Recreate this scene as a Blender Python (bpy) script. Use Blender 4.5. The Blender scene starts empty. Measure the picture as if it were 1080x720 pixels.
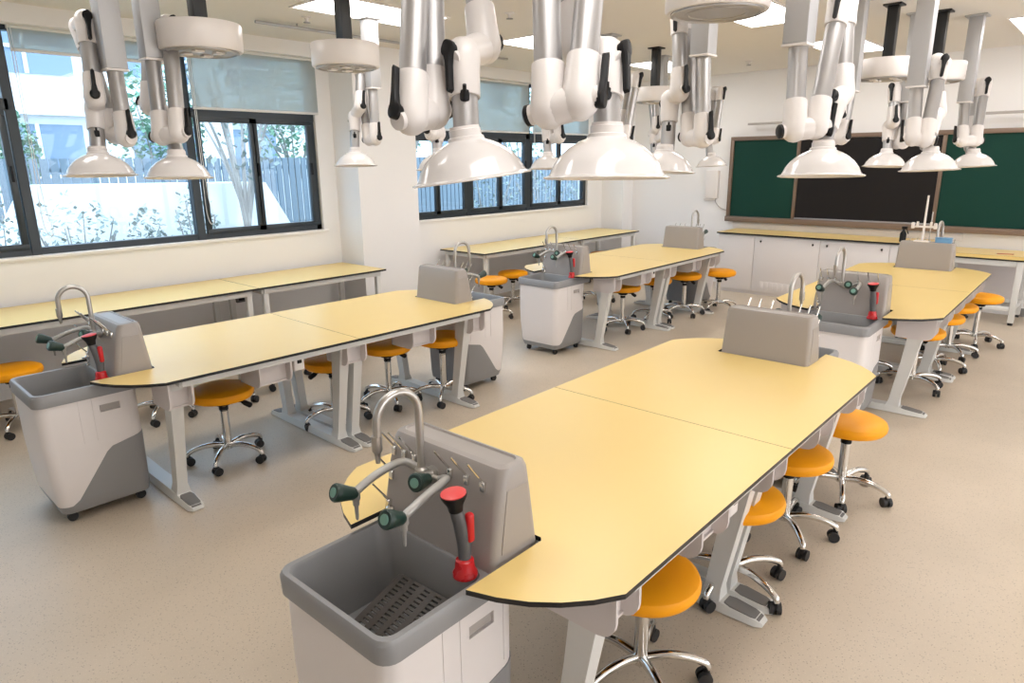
import bpy, bmesh, math, random
from mathutils import Vector, Matrix
random.seed(7)
PI = math.pi
C = bpy.context.scene.collection
V = Vector

# ------------------------------------------------------------------ materials
def mat(name, col, rough=.5, metal=0., spec=.5, coat=0., bump=None, trans=0.):
    m = bpy.data.materials.new(name); m.use_nodes = True
    n = m.node_tree.nodes; l = m.node_tree.links
    b = n['Principled BSDF']
    b.inputs['Base Color'].default_value = (*col, 1)
    b.inputs['Roughness'].default_value = rough
    b.inputs['Metallic'].default_value = metal
    b.inputs['Specular IOR Level'].default_value = spec
    b.inputs['Coat Weight'].default_value = coat
    if trans: b.inputs['Transmission Weight'].default_value = trans
    # faint procedural variation so that no surface is perfectly flat
    tc = n.new('ShaderNodeTexCoord'); nz = n.new('ShaderNodeTexNoise')
    nz.inputs['Scale'].default_value = 9; nz.inputs['Detail'].default_value = 4
    l.new(tc.outputs['Object'], nz.inputs['Vector'])
    mr = n.new('ShaderNodeMapRange')
    mr.inputs['To Min'].default_value = max(0, rough - .04); mr.inputs['To Max'].default_value = min(1, rough + .04)
    l.new(nz.outputs['Fac'], mr.inputs['Value']); l.new(mr.outputs['Result'], b.inputs['Roughness'])
    if bump:
        bn = n.new('ShaderNodeBump'); nb = n.new('ShaderNodeTexNoise')
        nb.inputs['Scale'].default_value = bump[0]; nb.inputs['Detail'].default_value = 3
        bn.inputs['Strength'].default_value = bump[1]; bn.inputs['Distance'].default_value = .002
        l.new(tc.outputs['Object'], nb.inputs['Vector']); l.new(nb.outputs['Fac'], bn.inputs['Height'])
        l.new(bn.outputs['Normal'], b.inputs['Normal'])
    return m

def emit(name, col, strength):
    m = bpy.data.materials.new(name); m.use_nodes = True
    n = m.node_tree.nodes; n.clear()
    e = n.new('ShaderNodeEmission'); o = n.new('ShaderNodeOutputMaterial')
    e.inputs[0].default_value = (*col, 1); e.inputs[1].default_value = strength
    m.node_tree.links.new(e.outputs[0], o.inputs[0]); return m

def floor_mat():
    m = mat('speckled_vinyl', (.47, .40, .31), .38, spec=.45)
    n = m.node_tree.nodes; l = m.node_tree.links; b = n['Principled BSDF']
    tc = n.new('ShaderNodeTexCoord')
    v = n.new('ShaderNodeTexVoronoi'); v.inputs['Scale'].default_value = 75
    v2 = n.new('ShaderNodeTexVoronoi'); v2.inputs['Scale'].default_value = 130
    big = n.new('ShaderNodeTexNoise'); big.inputs['Scale'].default_value = 1.6; big.inputs['Detail'].default_value = 5
    for x in (v, v2, big): l.new(tc.outputs['Object'], x.inputs['Vector'])
    r1 = n.new('ShaderNodeValToRGB'); r1.color_ramp.elements[0].position = .13; r1.color_ramp.elements[1].position = .24
    r1.color_ramp.elements[0].color = (.36, .30, .24, 1); r1.color_ramp.elements[1].color = (.58, .495, .395, 1)
    l.new(v.outputs['Distance'], r1.inputs['Fac'])
    r2 = n.new('ShaderNodeValToRGB'); r2.color_ramp.elements[0].position = .12; r2.color_ramp.elements[1].position = .2
    r2.color_ramp.elements[0].color = (1.25, 1.25, 1.25, 1); r2.color_ramp.elements[1].color = (1, 1, 1, 1)
    l.new(v2.outputs['Distance'], r2.inputs['Fac'])
    mx = n.new('ShaderNodeMixRGB'); mx.blend_type = 'MULTIPLY'; mx.inputs[0].default_value = 1
    l.new(r1.outputs[0], mx.inputs[1]); l.new(r2.outputs[0], mx.inputs[2])
    r3 = n.new('ShaderNodeValToRGB'); r3.color_ramp.elements[0].position = .35; r3.color_ramp.elements[1].position = .7
    r3.color_ramp.elements[0].color = (.93, .92, .90, 1); r3.color_ramp.elements[1].color = (1.04, 1.03, 1.02, 1)
    l.new(big.outputs['Fac'], r3.inputs['Fac'])
    m2 = n.new('ShaderNodeMixRGB'); m2.blend_type = 'MULTIPLY'; m2.inputs[0].default_value = 1
    l.new(mx.outputs[0], m2.inputs[1]); l.new(r3.outputs[0], m2.inputs[2])
    l.new(m2.outputs[0], b.inputs['Base Color'])
    return m

def glass_mat(name, tint, refl=.06):
    m = bpy.data.materials.new(name); m.use_nodes = True
    n = m.node_tree.nodes; l = m.node_tree.links; n.clear()
    t = n.new('ShaderNodeBsdfTransparent'); t.inputs[0].default_value = (*tint, 1)
    g = n.new('ShaderNodeBsdfGlossy'); g.inputs['Roughness'].default_value = .02
    lw = n.new('ShaderNodeLayerWeight'); pw = n.new('ShaderNodeMath'); pw.operation = 'POWER'; pw.inputs[1].default_value = 4
    fr = n.new('ShaderNodeMath'); fr.operation = 'MULTIPLY_ADD'; fr.inputs[1].default_value = .5; fr.inputs[2].default_value = .03
    l.new(lw.outputs['Facing'], pw.inputs[0]); l.new(pw.outputs[0], fr.inputs[0])
    mx = n.new('ShaderNodeMixShader'); o = n.new('ShaderNodeOutputMaterial')
    l.new(fr.outputs[0], mx.inputs[0]); l.new(t.outputs[0], mx.inputs[1]); l.new(g.outputs[0], mx.inputs[2])
    l.new(mx.outputs[0], o.inputs[0]); return m

def blind_mat():
    m = bpy.data.materials.new('sunscreen_fabric'); m.use_nodes = True
    n = m.node_tree.nodes; l = m.node_tree.links; n.clear()
    d = n.new('ShaderNodeBsdfDiffuse'); d.inputs[0].default_value = (.58, .60, .58, 1)
    tl = n.new('ShaderNodeBsdfTranslucent'); tl.inputs[0].default_value = (.52, .57, .57, 1)
    tr = n.new('ShaderNodeBsdfTransparent'); tr.inputs[0].default_value = (.85, .95, .95, 1)
    a = n.new('ShaderNodeMixShader'); a.inputs[0].default_value = .35
    b = n.new('ShaderNodeMixShader'); b.inputs[0].default_value = .28
    o = n.new('ShaderNodeOutputMaterial')
    l.new(d.outputs[0], a.inputs[1]); l.new(tl.outputs[0], a.inputs[2])
    l.new(a.outputs[0], b.inputs[1]); l.new(tr.outputs[0], b.inputs[2]); l.new(b.outputs[0], o.inputs[0])
    return m

M = dict(
    wall=mat('white_wall_paint', (.85, .84, .84), .75, spec=.25, bump=(60, .05)),
    ceil=mat('ceiling_paint', (.80, .775, .735), .85, spec=.2),
    floor=floor_mat(),
    base=mat('grey_baseboard', (.25, .24, .23), .5),
    top=mat('yellow_laminate', (.83, .61, .225), .34, spec=.85),
    black=mat('black_edge', (.012, .012, .014), .35),
    white=mat('white_plastic', (.80, .76, .74), .32, spec=.5),
    cab=mat('white_abs_panel', (.78, .74, .73), .35, spec=.5),
    leg=mat('pale_grey_steel', (.70, .70, .68), .35, spec=.5),
    grey=mat('grey_abs', (.27, .27, .275), .38, spec=.5),
    tower=mat('taupe_grey_abs', (.345, .315, .295), .38, spec=.5),
    dgrey=mat('dark_grey_plastic', (.10, .10, .105), .4),
    panel=mat('grey_panel_plate', (.42, .39, .37), .36),
    pad=mat('dark_foot_pad', (.17, .165, .16), .5),
    rack=mat('dark_perforated_plate', (.06, .05, .044), .4),
    bin=mat('pale_bin_plastic', (.68, .63, .62), .4),
    chrome=mat('polished_chrome', (.78, .77, .75), .12, metal=1.),
    steel=mat('brushed_steel_pipe', (.50, .48, .455), .3, metal=.85),
    grpipe=mat('grey_coated_pipe', (.42, .41, .39), .35, metal=.3),
    alu=mat('anodised_aluminium', (.43, .42, .42), .42, metal=.7),
    alucol=mat('grey_square_profile', (.48, .48, .49), .45, metal=.25),
    armw=mat('white_arm_plastic', (.74, .70, .68), .3, spec=.5),
    hood=mat('white_hood_plastic', (.72, .69, .68), .14, spec=.55, coat=.3),
    blackp=mat('black_plastic', (.008, .008, .009), .45, spec=.25),
    rubber=mat('black_rubber', (.016, .016, .018), .5),
    orange=mat('orange_vinyl', (1.0, .40, .006), .45, spec=.3, bump=(120, .1)),
    green=mat('dark_green_knob', (.012, .035, .028), .32),
    greenc=mat('green_cap', (.16, .32, .26), .4),
    red=mat('red_plastic', (.55, .012, .016), .28),
    redtop=mat('red_cap', (.75, .06, .06), .35),
    winf=mat('dark_navy_window_frame', (.022, .032, .042), .35),
    blind=blind_mat(),
    rail=mat('white_blind_rail', (.7, .7, .69), .4),
    glass=glass_mat('window_glass', (.80, .90, .97)),
    fill_glass=glass_mat('warm_fill_window_glass', (.975, .92, .865)),  # warm tint that colours the fill light through the added right window
    chalk=mat('green_chalkboard', (.006, .045, .033), .6, spec=.2),
    screen=mat('black_screen', (.014, .012, .012), .45, spec=.2),
    bframe=mat('brown_board_frame', (.22, .155, .115), .4, metal=.3),
    locker=mat('black_lock', (.03, .03, .03), .4),
    lightp=emit('ceiling_panel_light', (1., .962, .925), 8.3),
    post=mat('black_post', (.012, .012, .012), .4),
    pink=mat('wood_pink_pencil_tray', (.50, .14, .10), .5),
    blue=mat('light_blue_plastic', (.15, .35, .62), .4),
    fence=mat('blue_grey_fence', (.15, .195, .23), .5),
    render=mat('white_render', (.86, .87, .87), .8),
    bwin=mat('blue_window_glass', (.20, .27, .36), .15),
    soil=mat('garden_soil', (.25, .23, .2), .9),
    leaf=mat('green_leaves', (.20, .36, .24), .6),
    leaf2=mat('pale_leaves', (.24, .29, .26), .6),
    bark=mat('pale_bark', (.36, .33, .30), .8),
)

# ------------------------------------------------------------------ geometry helpers
def merge(bm, b2):
    me = bpy.data.meshes.new('tmp'); b2.to_mesh(me); b2.free(); bm.from_mesh(me); bpy.data.meshes.remove(me)

def box(bm, lo, hi, bev=0, seg=2, mi=0):
    b = bmesh.new()
    bmesh.ops.create_cube(b, size=1)
    for v in b.verts:
        v.co = V([(lo[i] + hi[i]) / 2 + v.co[i] * (hi[i] - lo[i]) for i in range(3)])
    if bev: bmesh.ops.bevel(b, geom=b.edges[:], offset=bev, segments=seg, profile=.5, affect='EDGES')
    for f in b.faces: f.material_index = mi
    merge(bm, b); return bm

def frame_of(d):
    d = d.normalized(); a = V((0, 0, 1)) if abs(d.z) < .95 else V((1, 0, 0))
    x = a.cross(d).normalized(); return x, d.cross(x).normalized()

def rings(bm, loops, cap0=True, cap1=True, mi=0):
    R = [[bm.verts.new(p) for p in L] for L in loops]
    n = len(R[0])
    for a, b in zip(R, R[1:]):
        for i in range(n):
            f = bm.faces.new((a[i], a[(i + 1) % n], b[(i + 1) % n], b[i])); f.material_index = mi
    if cap0: bm.faces.new(R[0][::-1]).material_index = mi
    if cap1: bm.faces.new(R[-1]).material_index = mi
    return bm

def lathe(bm, p, d, prof, n=20, mi=0, cap0=True, cap1=True):
    p = V(p); d = V(d).normalized(); x, y = frame_of(d)
    rings(bm, [[p + d * h + (x * math.cos(2 * PI * i / n) + y * math.sin(2 * PI * i / n)) * max(r, 1e-4) for i in range(n)] for r, h in prof], cap0, cap1, mi)
    return bm

def rod(bm, a, b, r, r2=None, n=14, mi=0):
    a, b = V(a), V(b); return lathe(bm, a, b - a, [(r, 0), (r if r2 is None else r2, (b - a).length)], n, mi)

def tube(bm, pts, r, n=10, mi=0):
    pts = [V(p) for p in pts]; rr = r if isinstance(r, (list, tuple)) else [r] * len(pts)
    loops = []; x = None
    for i, p in enumerate(pts):
        t = (pts[min(i + 1, len(pts) - 1)] - pts[max(i - 1, 0)]).normalized()
        if x is None: x, y = frame_of(t)
        x = (x - t * x.dot(t)).normalized(); y = t.cross(x)
        loops.append([p + (x * math.cos(2 * PI * k / n) + y * math.sin(2 * PI * k / n)) * rr[i] for k in range(n)])
    return rings(bm, loops, mi=mi)

def smooth_path(pts, k=6):
    pts = [V(p) for p in pts]; P = [pts[0]] + pts + [pts[-1]]; out = []
    for i in range(1, len(P) - 2):
        for j in range(k):
            t = j / k; a, b, c, d = P[i - 1:i + 3]
            out.append(.5 * ((2 * b) + (c - a) * t + (2 * a - 5 * b + 4 * c - d) * t * t + (3 * b - a - 3 * c + d) * t ** 3))
    out.append(pts[-1]); return out

def prism(bm, poly, z0, z1, mi_side=0, mi_top=0):
    lo = [bm.verts.new((x, y, z0)) for x, y in poly]; hi = [bm.verts.new((x, y, z1)) for x, y in poly]; n = len(poly)
    for i in range(n): bm.faces.new((lo[i], lo[(i + 1) % n], hi[(i + 1) % n], hi[i])).material_index = mi_side
    bm.faces.new(lo[::-1]).material_index = mi_side; bm.faces.new(hi).material_index = mi_top
    return bm

def rrect(u0, u1, v0, v1, r, z, k=5):
    out = []
    for cx, cy, a0 in ((u1 - r, v1 - r, 0), (u0 + r, v1 - r, 90), (u0 + r, v0 + r, 180), (u1 - r, v0 + r, 270)):
        for i in range(k + 1):
            a = math.radians(a0 + 90 * i / k); out.append(V((cx + r * math.cos(a), cy + r * math.sin(a), z)))
    return out

def finish(bm, smooth=True, ang=38):
    bmesh.ops.recalc_face_normals(bm, faces=bm.faces[:])
    if smooth:
        for f in bm.faces: f.smooth = True
        for e in bm.edges:
            if len(e.link_faces) != 2 or e.calc_face_angle(9) > math.radians(ang): e.smooth = False

def obj(name, bm, m, parent=None, smooth=True, loc=None, recalc=True):
    finish(bm, smooth)
    me = bpy.data.meshes.new(name); bm.to_mesh(me); bm.free()
    for mm in (m if isinstance(m, (list, tuple)) else [m]): me.materials.append(mm)
    o = bpy.data.objects.new(name, me); C.objects.link(o)
    if parent is not None: o.parent = parent
    if loc is not None: o.location = loc
    return o

def tag(o, label=None, cat=None, group=None, kind=None):
    if label: o['label'] = label
    if cat: o['category'] = cat
    if group: o['group'] = group
    if kind: o['kind'] = kind
    return o

def thing(name, label, cat, loc=(0, 0, 0), rz=0, group=None):
    o = bpy.data.objects.new(name, None); C.objects.link(o); o.empty_display_size = .1
    o.location = loc; o.rotation_euler = (0, 0, rz); return tag(o, label, cat, group)

def struct(name, bm, m, parent=None, smooth=False):
    o = obj(name, bm, m, parent, smooth); o['kind'] = 'structure'; return o

def copy_tree(o, parent=None):
    c = o.copy(); C.objects.link(c)
    if parent is not None: c.parent = parent
    for ch in list(o.children): copy_tree(ch, c)
    return c

NB = bmesh.new
W_Y, X_END, ZC = 6.75, 10.05, 3.1
X0, Y0 = -3.2, -3.0

# ------------------------------------------------------------------ the room
struct('floor', box(NB(), (X0 - .2, Y0 - .2, -.1), (X_END + .2, W_Y + .22, 0)), M['floor'])
struct('ceiling', box(NB(), (X0 - .2, Y0 - .2, ZC), (X_END + .2, W_Y + .22, ZC + .15)), M['ceil'])
b = NB(); Z_SILL, Z_HEAD = 1.165, 2.985
W1, W2 = (-1.6, 4.29), (5.45, 9.34)
box(b, (X0, W_Y, 0), (X_END, W_Y + .2, Z_SILL)); box(b, (X0, W_Y, Z_HEAD), (X_END, W_Y + .2, ZC))
for a0, a1 in ((X0, W1[0]), (W1[1], W2[0]), (W2[1], X_END)): box(b, (a0, W_Y, Z_SILL), (a1, W_Y + .2, Z_HEAD))
struct('wall_left', b, M['wall'])
struct('wall_front', box(NB(), (X_END, Y0, 0), (X_END + .2, W_Y + .2, ZC)), M['wall'])
struct('wall_back', box(NB(), (X0 - .2, Y0, 0), (X0, W_Y + .2, ZC)), M['wall'])
b = NB()
for lo, hi in (((X0 - .2, 0), (X_END + .2, .35)), ((X0 - .2, 2.6), (X_END + .2, ZC)), ((X0 - .2, .35), (-.6, 2.6)), ((9.4, .35), (X_END + .2, 2.6))): box(b, (lo[0], Y0 - .2, lo[1]), (hi[0], Y0, hi[1]))
struct('wall_right', b, M['wall'])  # opening left for the added window, so daylight fills from the right
b = NB()
for x in (-.57, .9, 2.3, 3.7, 5.1, 6.5, 7.9, 9.37): box(b, (x - .03, Y0 - .14, .35), (x + .03, Y0 - .06, 2.6))
for z in (.38, 2.57): box(b, (-.6, Y0 - .14, z - .03), (9.4, Y0 - .06, z + .03))
wr = struct('added_fill_window', b, M['winf']); obj('pane', box(NB(), (-.6, Y0 - .103, .38), (9.4, Y0 - .097, 2.57)), M['fill_glass'], wr, False)  # unseen window strip, added to light the room from the right
b = NB(); box(b, (4.5, 6.32, 0), (5.33, W_Y, ZC)); box(b, (9.75, 6.32, 0), (X_END, W_Y, ZC))
struct('trim_1', b, M['wall'])                                   # the two wall piers
b = NB()
for a0, a1 in ((X0, 4.5), (5.33, 9.75)): box(b, (a0, 6.62, 2.96), (a1, W_Y, ZC))
struct('trim_2', b, M['wall'])                                   # bulkhead above the windows
b = NB()
for a0, a1 in ((W1[0] - .05, 4.34), (W2[0], W2[1] + .05)): box(b, (a0, W_Y - .03, Z_SILL - .025), (a1, W_Y + .1, Z_SILL + .002), .004)
struct('trim_3', b, M['wall'])                                   # window ledges
b = NB(); box(b, (X_END - .014, Y0, 0), (X_END, .9, .1)); struct('baseboard_front', b, M['base'])
b = NB(); box(b, (X0, W_Y - .014, 0), (4.5, W_Y, .09)); box(b, (5.33, W_Y - .014, 0), (9.75, W_Y, .09)); struct('baseboard_left', b, M['wall'])

# ------------------------------------------------------------------ windows
def window(name, x0, x1, mull, trans, stiles, ztr, zt=Z_HEAD):
    b = NB(); y0, y1 = W_Y + .04, W_Y + .12
    box(b, (x0, y0, Z_SILL), (x1, y1, Z_SILL + .06), .004); box(b, (x0, y0, zt - .06), (x1, y1, zt), .004)
    for x in (x0 + .03, x1 - .03): box(b, (x - .03, y0, Z_SILL), (x + .03, y1, zt), .004)
    for x, w in mull: box(b, (x - w / 2, y0 - .01, Z_SILL), (x + w / 2, y1, zt), .005)
    for a0, a1 in trans: box(b, (a0, y0 - .01, ztr - .045), (a1, y1, ztr + .045), .004)
    root = struct(name, b, M['winf'])
    for a0, a1, z0, z1 in stiles:
        s = NB(); t = .05
        box(s, (a0, y0 - .012, z0), (a1, y0 + .03, z0 + t), .003); box(s, (a0, y0 - .012, z1 - t), (a1, y0 + .03, z1), .003)
        box(s, (a0, y0 - .012, z0 + t), (a0 + t, y0 + .03, z1 - t), .003); box(s, (a1 - t, y0 - .012, z0 + t), (a1, y0 + .03, z1 - t), .003)
        so = obj('sash', s, M['winf'], root)
        h = NB(); box(h, (a1 - .038, y0 - .035, z0 + .55), (a1 - .018, y0 - .012, z0 + .68), .006); obj('sash_handle', h, M['blackp'], so)
    xs = [x0] + [m_[0] for m_ in mull] + [x1]
    for a0, a1 in zip(xs, xs[1:]):
        g = NB(); box(g, (a0 + .03, W_Y + .085, Z_SILL + .03), (a1 - .03, W_Y + .091, zt - .03)); obj('pane', g, M['glass'], root)
    return root
zs0, zs1 = Z_SILL + .05, 2.335
window('window_1', W1[0], W1[1], [(.15, .075), (1.535, .075), (2.93, .08)], [(.15, 1.53), (2.93, 4.29)], [(2.99, 3.62, zs0, zs1), (3.54, 4.24, zs0, zs1), (.2, .88, zs0, zs1), (.82, 1.49, zs0, zs1)], 2.37)
window('window_2', W2[0], W2[1], [(6.62, .09), (7.87, .09)], [(W2[0], W2[1])], [(6.66, 7.3, zs0, 2.2), (7.22, 7.83, zs0, 2.2), (7.92, 8.66, zs0, 2.2), (8.58, 9.29, zs0, 2.2), (5.5, 6.1, zs0, 2.2), (6.02, 6.58, zs0, 2.2)], 2.24)

def blind(x0, x1, zb, label, chain=None):
    r = thing('roller_blind', label, 'blind', ((x0 + x1) / 2, W_Y - .02, 2.95), 0, 'grey roller blinds')
    w = (x1 - x0) / 2; h = 2.95 - zb
    obj('fabric', box(NB(), (-w, -.002, -h), (w, .002, .02)), M['blind'], r)
    c = NB(); rod(c, (-w, .012, .0), (w, .012, .0), .02); obj('roller', c, M['rail'], r)
    c = NB(); box(c, (-w, -.008, -h - .025), (w, .008, -h), .004); obj('bottom_bar', c, M['rail'], r)
    if chain:
        c = NB(); s = chain
        pts = [(s * w, -.02, 0), (s * w + .005, -.025, -.9), (s * w - .005, -.025, -1.45), (s * w + .02, -.03, -1.62), (s * w + .055, -.03, -1.58), (s * w + .03, -.025, -1.35), (s * w + .02, -.025, -.9), (s * w + .02, -.02, 0)]
        tube(c, smooth_path(pts), .003, 6); obj('bead_chain', c, M['rail'], r)
blind(.2, 1.48, 2.6, 'grey roller blind at far left of the window wall, cut by the picture edge')
blind(1.6, 2.9, 2.79, 'short grey roller blind over the wide middle pane, barely lowered', -1)
blind(2.97, 4.32, 2.42, 'grey roller blind lowered over the upper light beside the white pier', -1)
blind(5.45, 6.58, 2.3, 'grey roller blind on far window, nearest the white pier', None)
blind(6.66, 7.83, 2.3, 'grey roller blind on far window, middle one of three')
blind(7.92, 9.3, 2.3, 'grey roller blind on far window, closest to the chalkboard wall', -1)

# ------------------------------------------------------------------ ceiling fittings
def light(i, x, y, label):
    r = thing('ceiling_light', label, 'light', (x, y, ZC), 0, 'rectangular ceiling light panels')
    f = NB(); a, c_ = .6, .3
    for lo, hi in (((-a, -c_, -.012), (a, -c_ + .02, .0)), ((-a, c_ - .02, -.012), (a, c_, 0)), ((-a, -c_ + .02, -.012), (-a + .02, c_ - .02, 0)), ((a - .02, -c_ + .02, -.012), (a, c_ - .02, 0))): box(f, lo, hi)
    obj('light_frame', f, M['white'], r, False)
    obj('diffuser', box(NB(), (-a + .02, -c_ + .02, -.008), (a - .02, c_ - .02, -.001)), M['lightp'], r, False)
LL = {(0, 0): 'behind', }
cols = (1.4, 3.78, 6.12, 8.6); rows = (4.95, 2.68, .83)
nm = {(1, 0): 'bright ceiling panel light above the left windows, cut by the top edge', (2, 0): 'ceiling panel light seen small between the two nearest extraction arms',
      (3, 0): 'ceiling panel light farthest down the window side of the room', (2, 1): 'large ceiling panel light beside the round drum above the nearest table',
      (3, 1): 'ceiling panel light between the arms in front of the chalkboard', (2, 2): 'ceiling panel light at top right touching the picture edge',
      (3, 2): 'ceiling panel light at the right picture edge nearest the chalkboard', (0, 0): 'ceiling panel light out of view above the left foreground', (0, 1): 'ceiling panel light out of view above the camera',
      (0, 2): 'ceiling panel light out of view at near right', (1, 1): 'ceiling panel light out of view above the nearest table', (1, 2): 'ceiling panel light out of view right of the nearest table'}
for i, x in enumerate(cols):
    for j, y in enumerate(rows): light(0, x, y, nm[(i, j)])
def detector(x, y, label):
    r = thing('sprinkler_head', label, 'ceiling fitting', (x, y, ZC), 0, 'small ceiling sprinklers')
    c = NB(); lathe(c, (0, 0, 0), (0, 0, -1), [(.045, 0), (.045, .006), (.02, .012), (.012, .03), (.012, .04)], 14); obj('body', c, M['white'], r)
    c = NB(); lathe(c, (0, 0, -.045), (0, 0, -1), [(.03, 0), (.03, .004)], 14); obj('deflector', c, M['grey'], r)
for x, y, lb in ((3.5, 5.51, 'small ceiling sprinkler near the windows, above the left blind'), (4.62, 4.18, 'small ceiling sprinkler between the two nearest extraction arms'), (9.0, 3.98, 'small ceiling sprinkler close to the chalkboard wall')): detector(x, y, lb)
c = NB(); box(c, (3.2, 5.82, 3.055), (6.4, 5.85, 3.078), .004)
for x in (3.6, 4.8, 6.0): rod(c, (x, 5.835, 3.075), (x, 5.835, ZC), .006)
o = obj('ceiling_rail', c, M['alu']); tag(o, 'thin grey rail hung under the ceiling along the window side', 'rail')

# ------------------------------------------------------------------ lab tables
TA, TB = 1.208, .59
def table_half():
    pts = [(0, -TB), (-TA, -TB)]
    p0, p1 = V((-TA, -TB)), V((-TA - .262, -.257)); nrm = V((-(p1 - p0).y, (p1 - p0).x)).normalized()
    if nrm.x > 0: nrm = -nrm
    for t in (.2, .4, .6, .8): pts.append(tuple(p0.lerp(p1, t) + nrm * .045 * 4 * t * (1 - t)))
    pts += [tuple(p1), (-1.15, -.257), (-1.138, -.245)]
    pts += [(x, -y) for x, y in pts[::-1]]
    return pts[:-1] + [pts[-1]]
def table_top():
    b = NB(); prism(b, [(x - (.0015 if x > -.01 else 0), y) for x, y in table_half()], .766, .782, 1, 0); return b
def leg_frame():
    b = NB()
    for s in (-1, 1):
        rings(b, [[V((dx * w, s * yy + dy * h, z)) for dx, dy in ((-1, -1), (1, -1), (1, 1), (-1, 1))] for z, yy, w, h in ((.02, .335, .045, .05), (.10, .345, .029, .036), (.40, .395, .031, .042), (.735, .445, .036, .054))])
    box(b, (-.032, -.5, .725), (.032, .5, .75), .004)
    rings(b, [[V((dx * w, y, h * dz + .004)) for dx, dz in ((-1, 0), (1, 0), (.8, 1), (-.8, 1))] for y, w, h in ((-.57, .03, .012), (-.54, .048, .026), (-.3, .052, .05), (0, .05, .045), (.3, .052, .05), (.54, .048, .026), (.57, .03, .012))])
    return b
def foot_pad(s):
    b = NB(); rings(b, [[V((dx * w, s * y, z + dz * .006)) for dx, dz in ((-1, 0), (1, 0), (.9, 1), (-.9, 1))] for y, w, z in ((.555, .028, .019), (.52, .036, .030), (.43, .04, .040), (.40, .03, .043))]); return b
def book_bin(s, hw):
    b = NB(); yf, yb = .552, .30
    for sx in (-1, 1):                                # side panels with a rounded lower front corner
        prof = [(yb, .595), (yf - .06, .595)] + [(yf - .06 + .06 * math.sin(a), .655 - .06 * math.cos(a)) for a in (.4, .8, 1.2, 1.57)] + [(yf, .764), (yb, .764)]
        lo = [b.verts.new((sx * hw - .006, s * y, z)) for y, z in prof]; hi = [b.verts.new((sx * hw + .006, s * y, z)) for y, z in prof]; n = len(prof)
        for i in range(n): b.faces.new((lo[i], lo[(i + 1) % n], hi[(i + 1) % n], hi[i]))
        b.faces.new(lo[::-1]); b.faces.new(hi)
    box(b, (-hw, min(s * yb, s * (yb + .012)), .60), (hw, max(s * yb, s * (yb + .012)), .76))
    box(b, (-hw, min(s * yb, s * (yf - .05)), .60), (hw, max(s * yb, s * (yf - .05)), .61))
    box(b, (-hw + .005, min(s * (yf - .07), s * (yf - .06)), .61), (hw - .005, max(s * (yf - .07), s * (yf - .06)), .764))
    return b
def make_table(label, x, y, rot):
    r = thing('lab_table', label, 'table', (x, y, 0), math.radians(rot), 'yellow lab tables')
    h1 = obj('tabletop', table_top(), [M['top'], M['black']], r, False)
    h2 = obj('tabletop', table_top(), [M['top'], M['black']], r, False); h2.rotation_euler = (0, 0, PI)
    b = NB()
    for s in (-1, 1): box(b, (-1.12, s * .555 - .012, .728), (1.12, s * .555 + .012, .765), .003)
    for x_ in (-1.12, 1.12): box(b, (x_ - .012, -.555, .728), (x_ + .012, .555, .765), .003)
    box(b, (-1.12, -.03, .70), (1.12, .03, .765), .004)
    obj('apron', b, M['leg'], r)
    for lx in (-1.13, -.055, .055, 1.06):
        l = obj('leg', leg_frame(), M['leg'], r, loc=(lx, 0, 0))
        for s in (-1, 1): tag(obj('foot_pad', foot_pad(s), M['pad'], l), 'grey ribbed foot pad')
    for s in (-1, 1):
        for lx, hw in ((-1.125, .06), (-.575, .1), (0, .07), (.575, .1), (1.125, .06)): obj('book_bin', book_bin(s, hw), M['bin'], r, loc=(lx, 0, 0))
        o = obj('socket_box', box(NB(), (-.45, min(s * .50, s * .545), .655), (-.38, max(s * .5, s * .545), .735), .008), M['white'], r)
        obj('socket_face', box(NB(), (-.43, min(s * .545, s * .549), .70), (-.40, max(s * .545, s * .549), .722), .002), M['blackp'], o)
    return r
TABLES = {'A': (2.54, 1.422, .55), 'B': (2.488, 4.18, -.92), 'C': (6.775, 4.252, .47), 'D': (6.693, 1.47, 1.0)}
TL = {'A': 'large yellow lab table filling the foreground, nearest the camera', 'B': 'yellow lab table in the left middle ground beside the window bench',
      'C': 'yellow lab table in the far middle, behind the left table', 'D': 'yellow lab table at far right in front of the chalkboard'}
for k, (x, y, rt) in TABLES.items(): make_table(TL[k], x, y, rt)

# ------------------------------------------------------------------ sink units
def bool_mesh(b1, b2, op):
    mes = []
    for b_ in (b1, b2):
        bmesh.ops.recalc_face_normals(b_, faces=b_.faces[:]); me = bpy.data.meshes.new('t'); b_.to_mesh(me); b_.free(); mes.append(bpy.data.objects.new('t', me)); C.objects.link(mes[-1])
    md = mes[0].modifiers.new('b', 'BOOLEAN'); md.operation = op; md.object = mes[1]; md.solver = 'EXACT'
    dg = bpy.context.evaluated_depsgraph_get(); ev = mes[0].evaluated_get(dg)
    out = NB(); out.from_mesh(ev.to_mesh()); ev.to_mesh_clear()
    for o_ in mes: bpy.data.objects.remove(o_)
    return out
def cab_shell(g, z0=.06, z1=.70):
    lv = [(z0, -.545, .215, .05), (.12, -.565, .232, .055), (.30, -.58, .243, .055), (.45, -.585, .246, .055), (z1, -.585, .246, .055)]
    return rings(NB(), [rrect(u - g, -.10 + g, -w - g, w + g, r, z) for z, u, w, r in lv if z <= z1])
def side_prism(poly, w):
    b = NB(); lo = [b.verts.new((u, -w, z)) for u, z in poly]; hi = [b.verts.new((u, w, z)) for u, z in poly]; n = len(poly)
    for i in range(n): b.faces.new((lo[i], lo[(i + 1) % n], hi[(i + 1) % n], hi[i]))
    b.faces.new(lo[::-1]); b.faces.new(hi); return b
def drying_peg():
    b = NB(); tube(b, [(0, 0, 0), (-.012, 0, .014), (-.065, 0, .085)], [.0042, .0042, .0034], 8)
    box(b, (-.014, -.009, -.02), (.006, .009, .010), .003); return b
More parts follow.
